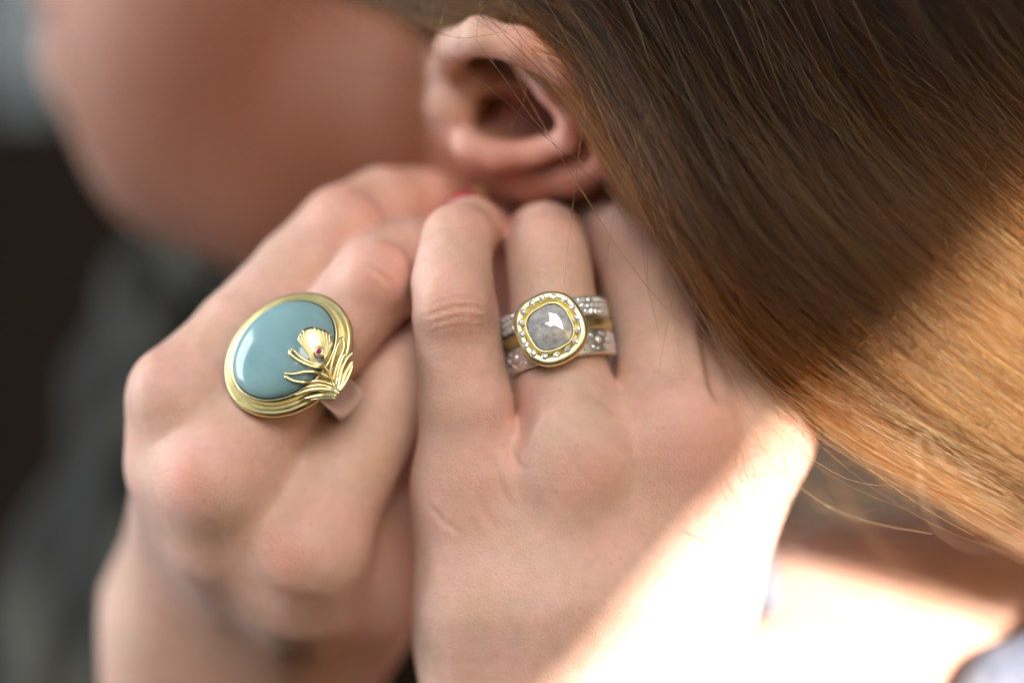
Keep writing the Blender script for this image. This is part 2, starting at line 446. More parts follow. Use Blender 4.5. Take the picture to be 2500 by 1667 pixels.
# ---------------- hand with the stacked rings (left hand, dorsal side to the camera)
def hand_b():
    F = Field(P(930, 1900, -25) - [2, 0, 2], P(2010, 380, 78) + [2, 0, 2], 0.55)
    F.o[1] = -25
    C = lambda lst: [(P(a, b, c), r) for a, b, c, r in lst]
    fingers = [
        # little finger
        C([(1136, 1190, 14, 8.8), (1136, 980, 10.5, 8.9), (1112, 770, 8.5, 8.0), (1104, 690, 9, 7.6), (1108, 640, 10, 7.0), (1118, 584, 13, 6.7), (1150, 562, 22, 6.3), (1185, 570, 34, 5.6)]),
        # ring finger
        C([(1412, 1130, 11.8, 9.6), (1374, 930, 12.3, 8.9), (1352, 760, 13, 8.3), (1342, 670, 14.5, 8.0), (1336, 620, 18, 7.9), (1330, 594, 25, 7.7), (1318, 594, 38, 7.0), (1300, 610, 50, 6.4)]),
        # middle finger
        C([(1660, 1075, 15, 10.8), (1622, 880, 19, 9.7), (1590, 710, 26, 9.2), (1548, 590, 33, 8.6), (1490, 548, 46, 7.6), (1350, 590, 58, 6.5)]),
        # forefinger
        C([(1852, 1055, 20, 10.0), (1788, 880, 27, 9.0), (1708, 740, 37, 8.6), (1615, 610, 47, 7.8), (1450, 560, 64, 6.8), (1330, 560, 66, 6.0)]),
        # thumb, behind the other fingers
        C([(1640, 1560, 48, 11), (1640, 1200, 58, 10), (1540, 850, 64, 9), (1420, 650, 68, 8)]),
    ]
    U = None
    for ch in fingers:
        G = F.blank(); G.chain(ch, 2.0)
        if U is None: U = G
        else: U.union(G, 1.0)
    # knuckle pads on the finger joints
    U.ell(P(1108, 735, 3.0), (6.4, 4.6, 7.0), 4)
    U.ell(P(1336, 614, 13.5), (6.5, 4.6, 6.0), 4)
    pal = F.blank()
    # the back of the hand: a continuous slab laid over the metacarpals, reaching forward to the webs
    KN = np.array([(1130, 1190, 14.0, 9.0), (1255, 1190, 13.0, 9.0), (1412, 1120, 12.0, 10.2), (1555, 1085, 14.0, 9.8), (1668, 1065, 15.5, 10.6), (1778, 1060, 18.0, 9.4), (1852, 1065, 20.0, 10.0)])
    MD = np.array([(1165, 1480, 15.0, 11.0), (1250, 1480, 14.0, 11.5), (1365, 1480, 13.0, 12.0), (1460, 1470, 13.5, 12.2), (1560, 1470, 15.5, 12.4), (1640, 1460, 18.0, 12.0), (1702, 1450, 22.0, 10.8)])
    WR = np.array([(1200, 1860, 24, 14.0), (1270, 1870, 22, 15), (1340, 1880, 20, 16), (1420, 1890, 21, 16.0), (1500, 1900, 22, 16.5), (1560, 1900, 25, 15), (1620, 1900, 28, 14.5)])
    for h, m, w in zip(KN, MD, WR):
        pal.chain(C([h, m, w]), 9.0)
    pal.chain(C([(1112, 1300, 20, 7.5), (1130, 1560, 24, 9)]), 8)
    F.union(U, 1.0); F.union(pal, 9.0)
    # raised knuckles and the extensor tendons running back from them
    F.ell(P(1404, 1105, 3.0), (8.0, 3.2, 9.0), 8)
    F.ell(P(1668, 1060, 6.8), (8.0, 3.4, 8.5), 8)
    F.ell(P(1868, 1040, 13.5), (5.5, 5.0, 7.5), 6)
    for a, b in (((1415, 1180, 3.2), (1450, 1560, 7.0)), ((1672, 1120, 8.0), (1600, 1560, 9.0))):
        F.cone(P(*a), P(*b), 1.6, 1.6, 6)
    v, q = F.mesh(); n = vnormals(v, q)
    L = []
    for dy, w, dep in ((0, .34, .55), (-22, .25, .22), (24, .28, .30), (46, .25, .18), (-44, .25, .15)):
        L.append(([(1030, 775 + dy), (1075, 760 + dy), (1115, 750 + dy), (1165, 752 + dy), (1195, 762 + dy)], w, dep * .62))
    L += [([(1270, 610), (1320, 604), (1365, 600), (1405, 596)], .30, .26), ([(1280, 632), (1340, 624), (1400, 616)], .25, .12),
          ([(1290, 585), (1345, 578), (1395, 574)], .25, .12), ([(1285, 655), (1340, 650), (1400, 640)], .25, .10),
          ([(1030, 640), (1100, 636), (1170, 640)], .25, .10), ([(1040, 560), (1110, 553), (1160, 556)], .3, .16),
          # fold running back from the web between little and ring finger
          ([(1240, 1060), (1250, 1110), (1275, 1150)], .7, .5),
          ([(1190, 1100), (1210, 1150), (1235, 1215), (1262, 1260)], .8, .32),
          ([(1165, 1190), (1180, 1250), (1215, 1300)], .8, .22),
          ([(1045, 1230), (1090, 1280), (1135, 1308)], .5, .22),
          ([(1395, 1130), (1425, 1165), (1455, 1195)], .5, .14),
          ([(1375, 1200), (1400, 1260), (1415, 1310)], 1.0, .18),
          ([(1715, 770), (1728, 850), (1742, 930), (1760, 990)], 1.1, 1.1)]
    for i in range(16):      # fine cross lines over the knuckles
        x = 1340 + rng.uniform(0, 130); y = 1010 + i * 13
        L.append(([(x - 55, y + rng.uniform(-9, 9)), (x, y + rng.uniform(-7, 7)), (x + 55, y + rng.uniform(-12, 8))], .16, .045))
        x = 1620 + rng.uniform(0, 110); y = 990 + i * 10
        L.append(([(x - 50, y + rng.uniform(-12, 12)), (x + 50, y + rng.uniform(-14, 10))], .16, .045))
    v = creases(v, n, L)
    bl = glow(v, [(P(1432, 1163, 2), 6, .5), (P(1690, 1085, 4), 9, .5), (P(1610, 1050, 3), 7, .2), (P(1110, 745, -1), 10, .35), (P(1340, 607, 5), 4, .25),
                  (P(1330, 520, 12), 9, .25), (P(1130, 530, 10), 9, .3), (P(1185, 560, 26), 9, .6), (P(1470, 1300, 4), 9, .15), (P(1180, 1200, 3), 8, .2),
                  (P(1150, 1655, 10), 5, .4), (P(1890, 1000, 24), 10, .3)])
    add_piece(v, q, bl, np.zeros(len(v)))

# ---------------- hand with the big oval ring (right hand)
def hand_a():
    F = Field(P(150, 1900, -22) - [4, 0, 4], P(1290, 380, 112) + [0, 0, 2], 0.65)
    F.o[1] = -22
    C = lambda lst: [(P(a, b, c), r) for a, b, c, r in lst]
    fingers = [
        # forefinger
        C([(445, 965, 17, 9.0), (585, 818, 21, 9.0), (730, 665, 28, 8.6), (838, 562, 31, 8.8), (935, 512, 38, 8.2), (1030, 500, 44, 7.4), (1110, 520, 50, 6.6)]),
        # middle finger (wears the ring)
        C([(530, 1165, 11.5, 9.6), (650, 995, 14.5, 8.8), (790, 830, 16.5, 8.8), (915, 690, 19, 8.7), (985, 640, 27, 8.2), (1080, 620, 44, 7.2), (1140, 600, 52, 6.5)]),
        # ring finger
        C([(765, 1335, 15.5, 9.6), (852, 1150, 19.5, 9.0), (955, 950, 26, 8.8), (1020, 800, 33, 8.4), (1080, 720, 44, 7.4)]),
        # little finger
        C([(915, 1345, 42, 9.5), (985, 1200, 42, 8.2), (1030, 1000, 46, 7.8), (1080, 850, 52, 7.0)]),
        # thumb, behind
        C([(372, 1500, 66, 12), (428, 1330, 58, 10), (446, 1160, 50, 9.5), (510, 1000, 50, 9.5), (750, 720, 56, 8.8), (1000, 570, 60, 7.6)]),
    ]
    U = None
    for ch in fingers:
        G = F.blank(); G.chain(ch, 2.0)
        if U is None: U = G
        else: U.union(G, 1.0)
    U.ell(P(840, 548, 25), (7, 4.5, 6.5), 4); U.ell(P(920, 672, 12.5), (6.5, 4.6, 6.5), 4)
    pal = F.blank()
    KN = np.array([(440, 985, 18, 9.2), (500, 1070, 18, 9.0), (535, 1180, 13, 9.6), (650, 1255, 18.5, 9.0), (760, 1350, 15.5, 9.6), (875, 1270, 34, 8.2), (918, 1365, 44, 9.0)])
    MD = np.array([(452, 1260, 40, 9.8), (515, 1320, 43, 10.5), (575, 1400, 45, 11.0), (650, 1450, 47, 11.0), (730, 1500, 48, 11.0), (800, 1505, 53, 10.5), (870, 1510, 58, 10.0)])
    WR = np.array([(400, 1640, 74, 13.0), (450, 1680, 76, 14), (510, 1720, 78, 14.5), (580, 1740, 79, 15), (650, 1760, 80, 15), (690, 1740, 80, 14), (735, 1720, 80, 12.5)])
    BK = KN * .48 + MD * .52; BK[:, 2] -= 8.5; BK[:, 3] += .3; pal.chain(C([(775, 1085, 27, 7.2), (700, 1180, 20.5, 8.5)]), 9.0); MD[:, 2] -= 3; WR[:, 2] -= 9
    pal.chain(C([(575, 950, 22, 8.0), (505, 1060, 19, 8.8)]), 9.0)
    for h, b, m, w in zip(KN, BK, MD, WR):
        pal.chain(C([h, b, m, w]), 9.0)
    pal.chain(C([(905, 1470, 60, 8), (800, 1640, 68, 10)]), 8)
    F.union(U, 1.0); F.union(pal, 10.0)
    F.ell(P(728, 1345, 8.5), (6.0, 3.0, 5.5), 6)
    for a, b in (((480, 1190, 9), (555, 1480, 33)), ((735, 1370, 12), (690, 1600, 42)), ((400, 1000, 17), (430, 1290, 34))):
        F.cone(P(*a), P(*b), 1.8, 1.6, 6)
    F.ell(P(388, 945, 12.5), (4.5, 4.5, 6.0), 6)
    v, q = F.mesh(); n = vnormals(v, q)
    L = [([(880, 640), (925, 668), (960, 700)], .4, .30), ([(900, 625), (945, 652), (978, 682)], .3, .2), ([(862, 662), (905, 692), (940, 722)], .3, .18),
         ([(775, 470), (815, 505), (850, 545)], .4, .22), ([(800, 455), (840, 488), (880, 530)], .35, .15)]
    v = creases(v, n, L)
    bl = glow(v, [(P(458, 1165, 4), 6, .75), (P(706, 1352, 7), 5.5, .7), (P(835, 500, 24), 10, .5), (P(925, 670, 9), 9, .5), (P(370, 1040, 18), 7, .4),
                  (P(955, 1360, 36), 10, .4), (P(560, 1110, 3), 8, .25), (P(1060, 500, 40), 12, .5), (P(410, 960, 15), 12, .25), (P(760, 1290, 9), 9, .25)])
    add_piece(v, q, bl, np.zeros(len(v)))

# ---------------- head with the ear, neck and shoulder
def head():
    F = Field((-155, 2, -118), (150, 205, 95), 1.0)
    C = lambda lst: [(P(a, b, c), r) for a, b, c, r in lst]
    F.ell(P(1500, -250, 118), (98, 72, 96), 5)                      # cranium
    F.ell(P(800, 40, 118), (58, 56, 48), 14)                        # face
    F.ell(P(720, 110, 94), (50, 30, 42), 20)                        # cheek
    F.chain(C([(265, 150, 122, 13.5), (480, 330, 108, 21), (760, 400, 96, 24), (1010, 330, 88, 24)]), 18)   # jaw
    F.ell(P(240, 140, 122), (11, 14, 12), 8)                        # chin
    F.ell(P(168, 2, 122), (7.5, 17, 5), 4)                           # lower lip
    F.ell(P(190, -75, 122), (6, 16, 5), 3)                          # upper lip
    F.chain(C([(330, -420, 122, 10), (130, -230, 122, 9)]), 10)     # nose
    F.ell(P(1000, 250, 88), (34, 42, 32), 20); F.ell(P(1045, 205, 58), (18, 25, 24), 16)
    F.chain(C([(1250, 350, 120, 40), (1500, 1150, 150, 34), (1680, 1900, 160, 40)]), 20)                      # neck
    F.chain(C([(1820, 1880, 125, 44), (2050, 1800, 96, 44), (2300, 1800, 92, 45), (2750, 1800, 92, 48)]), 14)                                            # shoulder
    # ear: plate, bowl, rims
    E = F.blank()
    E.ell(P(1290, 270, 38), (18, 9, 15), 6)
    E.ell(P(1260, 420, 46), (15, 6, 6.0), 6)
    F.union(E, 6)
    F.ell(P(1262, 264, 27), (12.5, 12.0, 6.8), 4, sub=True)        # concha
    F.ell(P(1168, 252, 39), (4.6, 6.5, 4.6), 4, sub=True)            # canal
    F.ell(P(1195, 148, 24), (6.2, 10, 2.8), 2.5, sub=True, rot=((.95, 0, -.3), (0, 1, 0), (.3, 0, .95)))   # hollow under the rim
    F.chain(C([(1240, 175, 30, 2.0), (1320, 240, 26, 1.9), (1372, 300, 25, 2.0)]), 2.0, sub=True)
    R = F.blank()
    R.chain(C([(1096, 172, 34, 3.0), (1106, 116, 22, 3.4), (1170, 88, 12, 3.6), (1270, 112, 10, 3.4), (1375, 165, 11, 3.3), (1460, 240, 13, 3.4), (1500, 315, 17, 3.4), (1480, 382, 24, 3.5), (1400, 424, 31, 4.2), (1300, 440, 39, 4.8), (1210, 432, 46, 4.6)]), 2.5)
    R.chain(C([(1282, 160, 22, 2.2), (1345, 220, 21, 2.6), (1402, 292, 21, 2.8), (1390, 345, 23, 2.9), (1320, 372, 26, 2.8), (1220, 380, 29, 2.9), (1148, 358, 31, 3.4)]), 2.5)
    R.chain(C([(1108, 215, 36, 3.0), (1104, 258, 34, 4.2), (1112, 310, 37, 3.4)]), 6)                        # tragus
    R.chain(C([(1095, 172, 33, 3.0), (1180, 190, 32, 3.2), (1265, 205, 34, 2.6)]), 3)                        # crus
    F.union(R, 2.6)
    # groove between the two rims
    F.chain(C([(1360, 208, 18, 1.2), (1430, 275, 19, 1.7), (1446, 335, 22, 2.0), (1405, 388, 24, 1.9), (1320, 408, 27, 1.5)]), 1.8, sub=True)
    v, q = F.mesh()
    bl = glow(v, [(P(1480, 320, 16), 18, .95), (P(1430, 240, 16), 14, .8), (P(1300, 430, 32), 18, .9), (P(1250, 250, 44), 16, .75), (P(1300, 115, 8), 8, .45), (P(1195, 140, 30), 7, .5),
                  (P(600, 250, 62), 45, .35), (P(110, 0, 118), 9, 1.0), (P(130, -75, 122), 10, .9)])
    tn = glow(v, [(P(800, 160, 60), 95, 1.0), (P(960, 360, 60), 26, .8), (P(450, 350, 90), 45, .6)]) * np.clip((P(1112, 0, 40)[0] - v[:, 0]) / 7.0, 0, 1)  # shade painted over cheek and jaw, ending before the ear
    tn = np.maximum(tn, glow(v, [(P(2150, 1500, 55), 60, .4), (P(1300, 430, 36), 14, .75), (P(1250, 270, 42), 12, .25), (P(1300, 370, 28), 14, .3), (P(1195, 150, 32), 8, .5), (P(1100, 300, 40), 10, .3)]))  # shade painted into lobe and ear hollows; darker tint on the shoulder
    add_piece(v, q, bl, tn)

hand_b(); hand_a(); head()
V = np.concatenate(V_ALL); Q = np.concatenate(Q_ALL)
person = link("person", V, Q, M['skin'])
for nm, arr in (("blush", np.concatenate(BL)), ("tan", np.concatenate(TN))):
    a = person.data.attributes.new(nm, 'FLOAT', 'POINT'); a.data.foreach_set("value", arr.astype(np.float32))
tag(person, "person seen from the side, both ringed hands raised to the earlobe", "person")

nail_c = P(1140, 494, 34)
u = np.linspace(0, math.pi, 9); w = np.linspace(0, 2 * math.pi, 17)[:-1]
nv = [nail_c + np.array([3.8 * math.sin(a) * math.cos(b), 2.4 * math.cos(a), 1.9 * math.sin(a) * math.sin(b)]) for a in u for b in w]
nf = [(i * 16 + j, i * 16 + (j + 1) % 16, (i + 1) * 16 + (j + 1) % 16, (i + 1) * 16 + j) for i in range(8) for j in range(16)]
nail = link("fingernail", nv, nf, M['nail'], person); nail["label"] = "crimson painted fingernail"

# ================================================================== small shape builders
def tube(pts, r, seg=8, flat=1.0, up=None):
    pts = np.asarray(pts, float); n = len(pts)
    r = np.full(n, r) if np.isscalar(r) else np.asarray(r)
    T = np.gradient(pts, axis=0); T /= np.linalg.norm(T, axis=1, keepdims=True)
    ref = np.array(up if up is not None else (0, 0, 1.0))
    v, f = [], []
    for i in range(n):
        a = np.cross(T[i], ref); a /= max(np.linalg.norm(a), 1e-9); b = np.cross(a, T[i])
        for j in range(seg):
            t = 2 * math.pi * j / seg
            v.append(pts[i] + r[i] * (math.cos(t) * a + flat * math.sin(t) * b))
    for i in range(n - 1):
        for j in range(seg):
            k = (j + 1) % seg
            f.append((i * seg + j, i * seg + k, (i + 1) * seg + k, (i + 1) * seg + j))
    f.append(tuple(range(seg))[::-1]); f.append(tuple((n - 1) * seg + j for j in range(seg)))
    return v, f

def spline(pts, n):
    p = np.asarray(pts, float); m = len(p)
    pp = np.vstack([2 * p[0] - p[1], p, 2 * p[-1] - p[-2]])
    seg = np.linalg.norm(np.diff(p, axis=0), axis=1); cum = np.r_[0, np.cumsum(seg)]
    out = []
    for s in np.linspace(0, cum[-1], n):
        i = min(np.searchsorted(cum, s, side='right') - 1, m - 2); t = (s - cum[i]) / max(seg[i], 1e-9)
        a, b, c, d = pp[i], pp[i + 1], pp[i + 2], pp[i + 3]
        out.append(0.5 * (2 * b + (c - a) * t + (2 * a - 5 * b + 4 * c - d) * t * t + (3 * b - a - 3 * c + d) * t ** 3))
    return np.array(out)

def band(c, ax, fr, sd, r, width, thick, profile='flat', seg=120, off=0.0):
    """closed ring band around axis ax"""
    if profile == 'flat':
        b = 0.22
        pr = [(-width / 2, 0), (-width / 2, thick - b), (-width / 2 + b * .3, thick - b * .3), (-width / 2 + b, thick), (0, thick + .04),
              (width / 2 - b, thick), (width / 2 - b * .3, thick - b * .3), (width / 2, thick - b), (width / 2, 0), (0, -.05)]
    else:
        pr = [(width / 2 * math.cos(t), thick / 2 + thick / 2 * math.sin(t)) for t in np.linspace(math.pi, -math.pi, 15)[:-1]]
    v, f = [], []; k = len(pr)
    for i in range(seg):
        t = 2 * math.pi * i / seg; d = math.cos(t) * fr + math.sin(t) * sd
        for (x, h) in pr:
            v.append(c + ax * (off + x) + d * (r + h))
    for i in range(seg):
        for j in range(k):
            i2 = (i + 1) % seg; j2 = (j + 1) % k
            f.append((i * k + j, i2 * k + j, i2 * k + j2, i * k + j2))
    return v, f

# a small round brilliant: table, crown facets, girdle, short pavilion (unit radius, points along +z)
def brilliant_mesh(name, mat, jit=0.0, seed=1):
    r = random.Random(seed); v = []; f = []
    J = lambda a: a + r.uniform(-jit, jit)
    v += [(0.52 * math.cos(t), 0.52 * math.sin(t), J(0.36)) for t in [math.pi * k / 4 for k in range(8)]]
    v += [(0.80 * math.cos(t), 0.80 * math.sin(t), J(0.22)) for t in [math.pi * (k + .5) / 4 for k in range(8)]]
    v += [(math.cos(t), math.sin(t), 0.0) for t in [math.pi * k / 8 for k in range(16)]]
    v += [(0, 0, -0.6), (0, 0, J(0.40))]
    for k in range(8):
        n = (k + 1) % 8
        f += [(k, n, 33), (k, 8 + k, n), (8 + k, 16 + 2 * k + 1, 16 + (2 * k + 2) % 16, n), (8 + k, k, 16 + 2 * k, 16 + 2 * k + 1)]
    for k in range(16): f.append((16 + k, 32, 16 + (k + 1) % 16))
    me = bpy.data.meshes.new(name); me.from_pydata(v, [], f); me.update(); me.materials.append(mat); return me

def gem_material():
    m, nt, b = newmat("brilliant_cut"); L = nt.links.new
    g = node(nt, "ShaderNodeNewGeometry"); 
    oi = node(nt, "ShaderNodeObjectInfo")
    b.inputs["Base Color"].default_value = (0.95, 0.95, 0.96, 1); b.inputs["Metallic"].default_value = 0.42
    b.inputs["Roughness"].default_value = 0.06; b.inputs["IOR"].default_value = 2.2
    return m
M['gem'] = gem_material()
GEMS = [brilliant_mesh("diamond", M['gem'], 0.10, k) for k in range(5)]
def rim_mesh(mat, name):
    v, f = [], []
    for i in range(14):
        t = 2 * math.pi * i / 14
        for j in range(6):
            a = 2 * math.pi * j / 6; r = 1.06 + 0.07 * math.cos(a)
            v.append((r * math.cos(t), r * math.sin(t), -0.03 + 0.07 * math.sin(a)))
    for i in range(14):
        for j in range(6):
            f.append((i * 6 + j, ((i + 1) % 14) * 6 + j, ((i + 1) % 14) * 6 + (j + 1) % 6, i * 6 + (j + 1) % 6))
    me = bpy.data.meshes.new(name); me.from_pydata(v, [], f); me.update(); me.materials.append(mat)
    me.polygons.foreach_set("use_smooth", [True] * len(f)); return me
RIM_GOLD = rim_mesh(M['gold2'], "rim"); RIM_PLAT = rim_mesh(M['platinum'], "rim")

def set_gem(parent, pos_mm, normal, r_mm, k, rim=None):
    o = bpy.data.objects.new("diamond", GEMS[k % 5]); COL.objects.link(o); o.parent = parent
    q = Vector(normal).to_track_quat('Z', 'Y') @ Matrix.Rotation(random.uniform(0, 6.28), 3, 'Z').to_quaternion()
    q = q @ Matrix.Rotation(random.uniform(-.10, .10), 3, 'X').to_quaternion()
    o.rotation_mode = 'QUATERNION'; o.rotation_quaternion = q
    o.location = Vector(np.asarray(pos_mm) * MM - wloc(parent)); o.scale = (r_mm * MM,) * 3
    if rim is not None:
        t = bpy.data.objects.new("rim", rim); COL.objects.link(t); t.parent = o
    return o


# ================================================================== the three stacked rings
AX = unit((-0.213 * math.cos(math.radians(9)), math.sin(math.radians(9)), 0.977 * math.cos(math.radians(9))))
f0 = np.array([0, -1.0, 0]); f0 = unit(f0 - AX * (f0 @ AX)); s0 = np.cross(AX, f0)
ph = math.radians(-5)
FR = unit(math.cos(ph) * f0 + math.sin(ph) * s0); SD = np.cross(AX, FR)
RB = 9.1                                       # inner radius of the bands
HALO_H = 3.0                                   # halo top above the band
HC = P(1342, 799, 0.0)                         # middle of the halo face
RC = HC - FR * (RB + 1.2 + HALO_H)             # centre of the stack on the finger axis

halo_ring = empty("halo_ring", RC - FR * RB)
tag(halo_ring, "yellow gold ring with grey cushion diamond and diamond halo, middle of the stack", "ring", "rings stacked on the ring finger")
gb = link("band", *band(RC, AX, FR, SD, RB, 2.4, 1.75, 'round'), M['gold'], halo_ring)

ROT = math.radians(14)
def cushion(t, a, b, p):
    c, s_ = math.cos(t - ROT), math.sin(t - ROT)
    return 1.0 / ((abs(c) / a) ** p + (abs(s_) / b) ** p) ** (1 / p)
def halo_pt(t, r, h, wob=0):
    return HC + SD * (r * math.cos(t)) + AX * (r * math.sin(t)) + FR * (h - HALO_H)
NA = 112
def revolve(rings, close_bottom=True, cap=None):
    """rings: list of (function t -> radius, height)"""
    v, f = [], []
    for fn, h in rings:
        for i in range(NA):
            t = 2 * math.pi * i / NA
            hh = h(t) if callable(h) else h
            v.append(halo_pt(t, fn(t), hh))
    for k in range(len(rings) - 1):
        for i in range(NA):
            j = (i + 1) % NA
            f.append((k * NA + i, k * NA + j, (k + 1) * NA + j, (k + 1) * NA + i))
    f.append(tuple(range(NA))[::-1]); f.append(tuple((len(rings) - 1) * NA + i for i in range(NA)))
    return v, f
hm = [random.uniform(-.05, .05) for _ in range(7)]
wobble = lambda t: 0.10 * math.sin(3 * t + 1) + 0.06 * math.sin(5 * t + 2.2) + 0.04 * math.sin(9 * t)
RO = lambda d: (lambda t: cushion(t, 6.7, 7.0, 2.35) + d + 0.6 * wobble(t))
RI = lambda d: (lambda t: cushion(t, 4.35, 4.45, 2.75) + d + 0.35 * wobble(t + 1))
v, f = revolve([(RO(-1.6), -1.0), (RO(-.45), -.4), (RO(-.05), .35), (RO(0), 1.0), (RO(-.02), 1.55), (RO(-.12), 1.95), (RO(-.38), 2.25), (RO(-.8), 2.38), (RO(-1.3), 2.36), (RO(-1.75), 2.2), (RI(.42), 1.70), (RI(.30), 1.60), (RI(.0), 1.62)])
plate = link("halo_plate", v, f, M['gold2'], halo_ring)
v, f = revolve([(RI(.12), 1.3), (RI(.13), 2.2), (RI(.09), 2.75), (RI(-.06), 2.95), (RI(-.24), 2.92), (RI(-.38), 2.75), (RI(-.40), 2.2)])
bez = link("bezel", v, f, M['gold2'], halo_ring)
# the grey rose-cut stone: two tiers of flat facets rising to a low point
gv, gf = [], []
r2 = random.Random(11)
tiers = [(16, 1.0, 2.45, 0), (16, .97, 2.75, 0), (10, .62, 3.42, .22), (6, .24, 3.78, .1)]
idx0 = []
for (n, fr_, h, ph0) in tiers:
    idx0.append(len(gv))
    for k in range(n):
        t = 2 * math.pi * (k / n) + ph0 + (r2.uniform(-.10, .10) if n < 16 else 0)
        gv.append(halo_pt(t, RI(-.30)(t) * fr_ * (1 + (r2.uniform(-.06, .06) if n < 16 else 0)), h + (r2.uniform(-.07, .07) if n < 16 else 0)))
apex = len(gv); gv.append(halo_pt(0, 0.25, 3.86))
def zipper(a, na, b, nb, pa, pb):
    i = j = 0; out = []
    while i < na or j < nb:
        ta = (i + 1) / na + pa / 6.283; tb = (j + 1) / nb + pb / 6.283
        if i < na and (j >= nb or ta <= tb):
            out.append((a + i % na, a + (i + 1) % na, b + j % nb)); i += 1
        else:
            out.append((a + i % na, b + (j + 1) % nb, b + j % nb)); j += 1
    return out
for k in range(3):
    gf += zipper(idx0[k], tiers[k][0], idx0[k + 1], tiers[k + 1][0], tiers[k][3], tiers[k + 1][3])
for k in range(6): gf.append((idx0[3] + k, idx0[3] + (k + 1) % 6, apex))
gf.append(tuple(range(16))[::-1])
stone = link("grey_diamond", gv, gf, M['grey_diamond'], halo_ring, smooth=False)
# sixteen little brilliants let into the halo
K = 75.5
spots = [(823, 247), (993, 227), (1163, 277), (1270, 390), (1335, 555), (1360, 720), (1325, 885), (1205, 1010), (1043, 1085), (872, 1105), (705, 1057), (597, 930), (533, 775), (515, 605), (547, 445), (672, 320)]
for i, (a, b) in enumerate(spots):
    x, y = (a - 945) / K, -(b - 685) / K
    # express in the ring's own axes
    d = np.array([x, 0, y]); t = math.atan2(d @ AX, d @ SD); r = math.hypot(d @ AX, d @ SD)
    set_gem(halo_ring, halo_pt(t, r * .985, 2.42), FR + 0.12 * (SD * math.cos(t) + AX * math.sin(t)), 0.61, i, RIM_GOLD)

def stone_band(name, label, off, width, layout, rim):
    root = empty(name, RC + AX * off - FR * RB)
    tag(root, label, "ring", "rings stacked on the ring finger")
    link("band", *band(RC, AX, FR, SD, RB - .05, width, 1.35, 'flat', off=off), M['platinum'], root)
    for i, (deg, x, r) in enumerate(layout):
        t = math.radians(deg); d = math.cos(t) * FR + math.sin(t) * SD
        set_gem(root, RC + AX * (off + x) + d * (RB - .05 + 1.37), d, r, i + 3, rim)
    return root
lay = []
for k in range(-14, 15):
    a = k * 7.2
    lay += [(a + random.uniform(-.6, .6), 1.22, .60), (a + 3.6, 0.05, .63), (a + random.uniform(-.6, .6), -1.15, .62)]
stone_band("pave_ring", "silver band paved with tiny diamonds, top of the three stacked rings", 3.35, 3.9, lay, None)
lay = []
for k in range(-6, 7):
    a = k * 17.0
    lay += [(a, .35, .72), (a + 8.5, -.95, .45), (a + 8, 1.25, .42), (a - 3, -1.35, .33), (a + 4, 1.55, .26)]
stone_band("flush_set_ring", "grey platinum band with scattered diamonds, lowest of the three stacked rings", -3.55, 4.6, lay, RIM_PLAT)

# ================================================================== the oval cabochon ring
A0 = P(748, 904, 15.5)
AA = unit((0.63, 0.11, 0.777))
NN = np.array([-0.33, -0.90, 0.28]); NN = unit(NN - AA * (NN @ AA)); SS = np.cross(AA, NN)
BASE = A0 + NN * 10.7
BASE = BASE + 0
E1 = np.array([0.743, 0, 0.669]); E1 = unit(E1 - NN * (E1 @ NN)); E2 = np.cross(NN, E1)
oval = empty("oval_ring", A0 - NN * 9.6)
tag(oval, "gold ring with large pale blue oval cabochon and gold feather, on the middle finger", "ring")
link("band", *band(A0, AA, NN, SS, 9.9, 7.0, 2.0, 'round'), M['platinum'], oval)
# recentre the oval so that it sits where the photograph shows it
tgt = P(707, 868, 0); ray = unit(tgt - np.array([0, -D, 0]))
tt = ((BASE - np.array([0, -D, 0])) @ NN) / (ray @ NN)
BASE = np.array([0, -D, 0]) + ray * tt
def oval_pt(t, a, b, h): return BASE + E1 * (a * math.cos(t)) + E2 * (b * math.sin(t)) + NN * h
OA, OB = 13.5, 11.6
def oval_sweep(rings, cap=True):
    v, f = [], []
    for d, h in rings:
        for i in range(NA):
            t = 2 * math.pi * i / NA; v.append(oval_pt(t, OA + d, OB + d, h))
    for k in range(len(rings) - 1):
        for i in range(NA):
            j = (i + 1) % NA; f.append((k * NA + i, k * NA + j, (k + 1) * NA + j, (k + 1) * NA + i))
    if cap:
        f.append(tuple(range(NA))[::-1]); f.append(tuple((len(rings) - 1) * NA + i for i in range(NA)))
    return v, f
link("base_plate", *oval_sweep([(-3.0, -2.2), (-1.0, -1.4), (-.3, -.5), (0, .2), (-.02, .75), (-.22, 1.2), (-.58, 1.42), (-.95, 1.36), (-1.25, 1.16), (-1.55, 1.08), (-2.0, 1.25), (-2.5, 1.3)]), M['gold'], oval)
link("bezel", *oval_sweep([(-1.85, .6), (-1.95, 1.6), (-2.1, 2.8), (-2.28, 3.25), (-2.5, 3.3), (-2.7, 3.1), (-2.75, 2.3)]), M['gold2'], oval)
SA, SB = OA - 2.68, OB - 2.68
def dome(u, w):
    rr = (u / SA) ** 2 + (w / SB) ** 2
    if rr < 1: return 2.85 + 4.1 * math.sqrt(1 - rr) * (1 - .12 * (1 - rr))
    d = (math.sqrt(rr) - 1) * 9.6
    return max(3.55 - 0.75 * d, 1.2) if d > .5 else 2.85 + .325 * d / .5
cv, cf = [], []
rs = [1.0, .985, .96, .92, .87, .8, .7, .58, .45, .3, .15]
for r in rs:
    for i in range(NA):
        t = 2 * math.pi * i / NA; a, b = SA * r * math.cos(t), SB * r * math.sin(t)
        cv.append(BASE + E1 * a + E2 * b + NN * dome(a * .9999, b * .9999))
for k in range(len(rs) - 1):
    for i in range(NA):
        j = (i + 1) % NA; cf.append((k * NA + i, k * NA + j, (k + 1) * NA + j, (k + 1) * NA + i))
cv.append(BASE + NN * dome(0, 0)); ap = len(cv) - 1
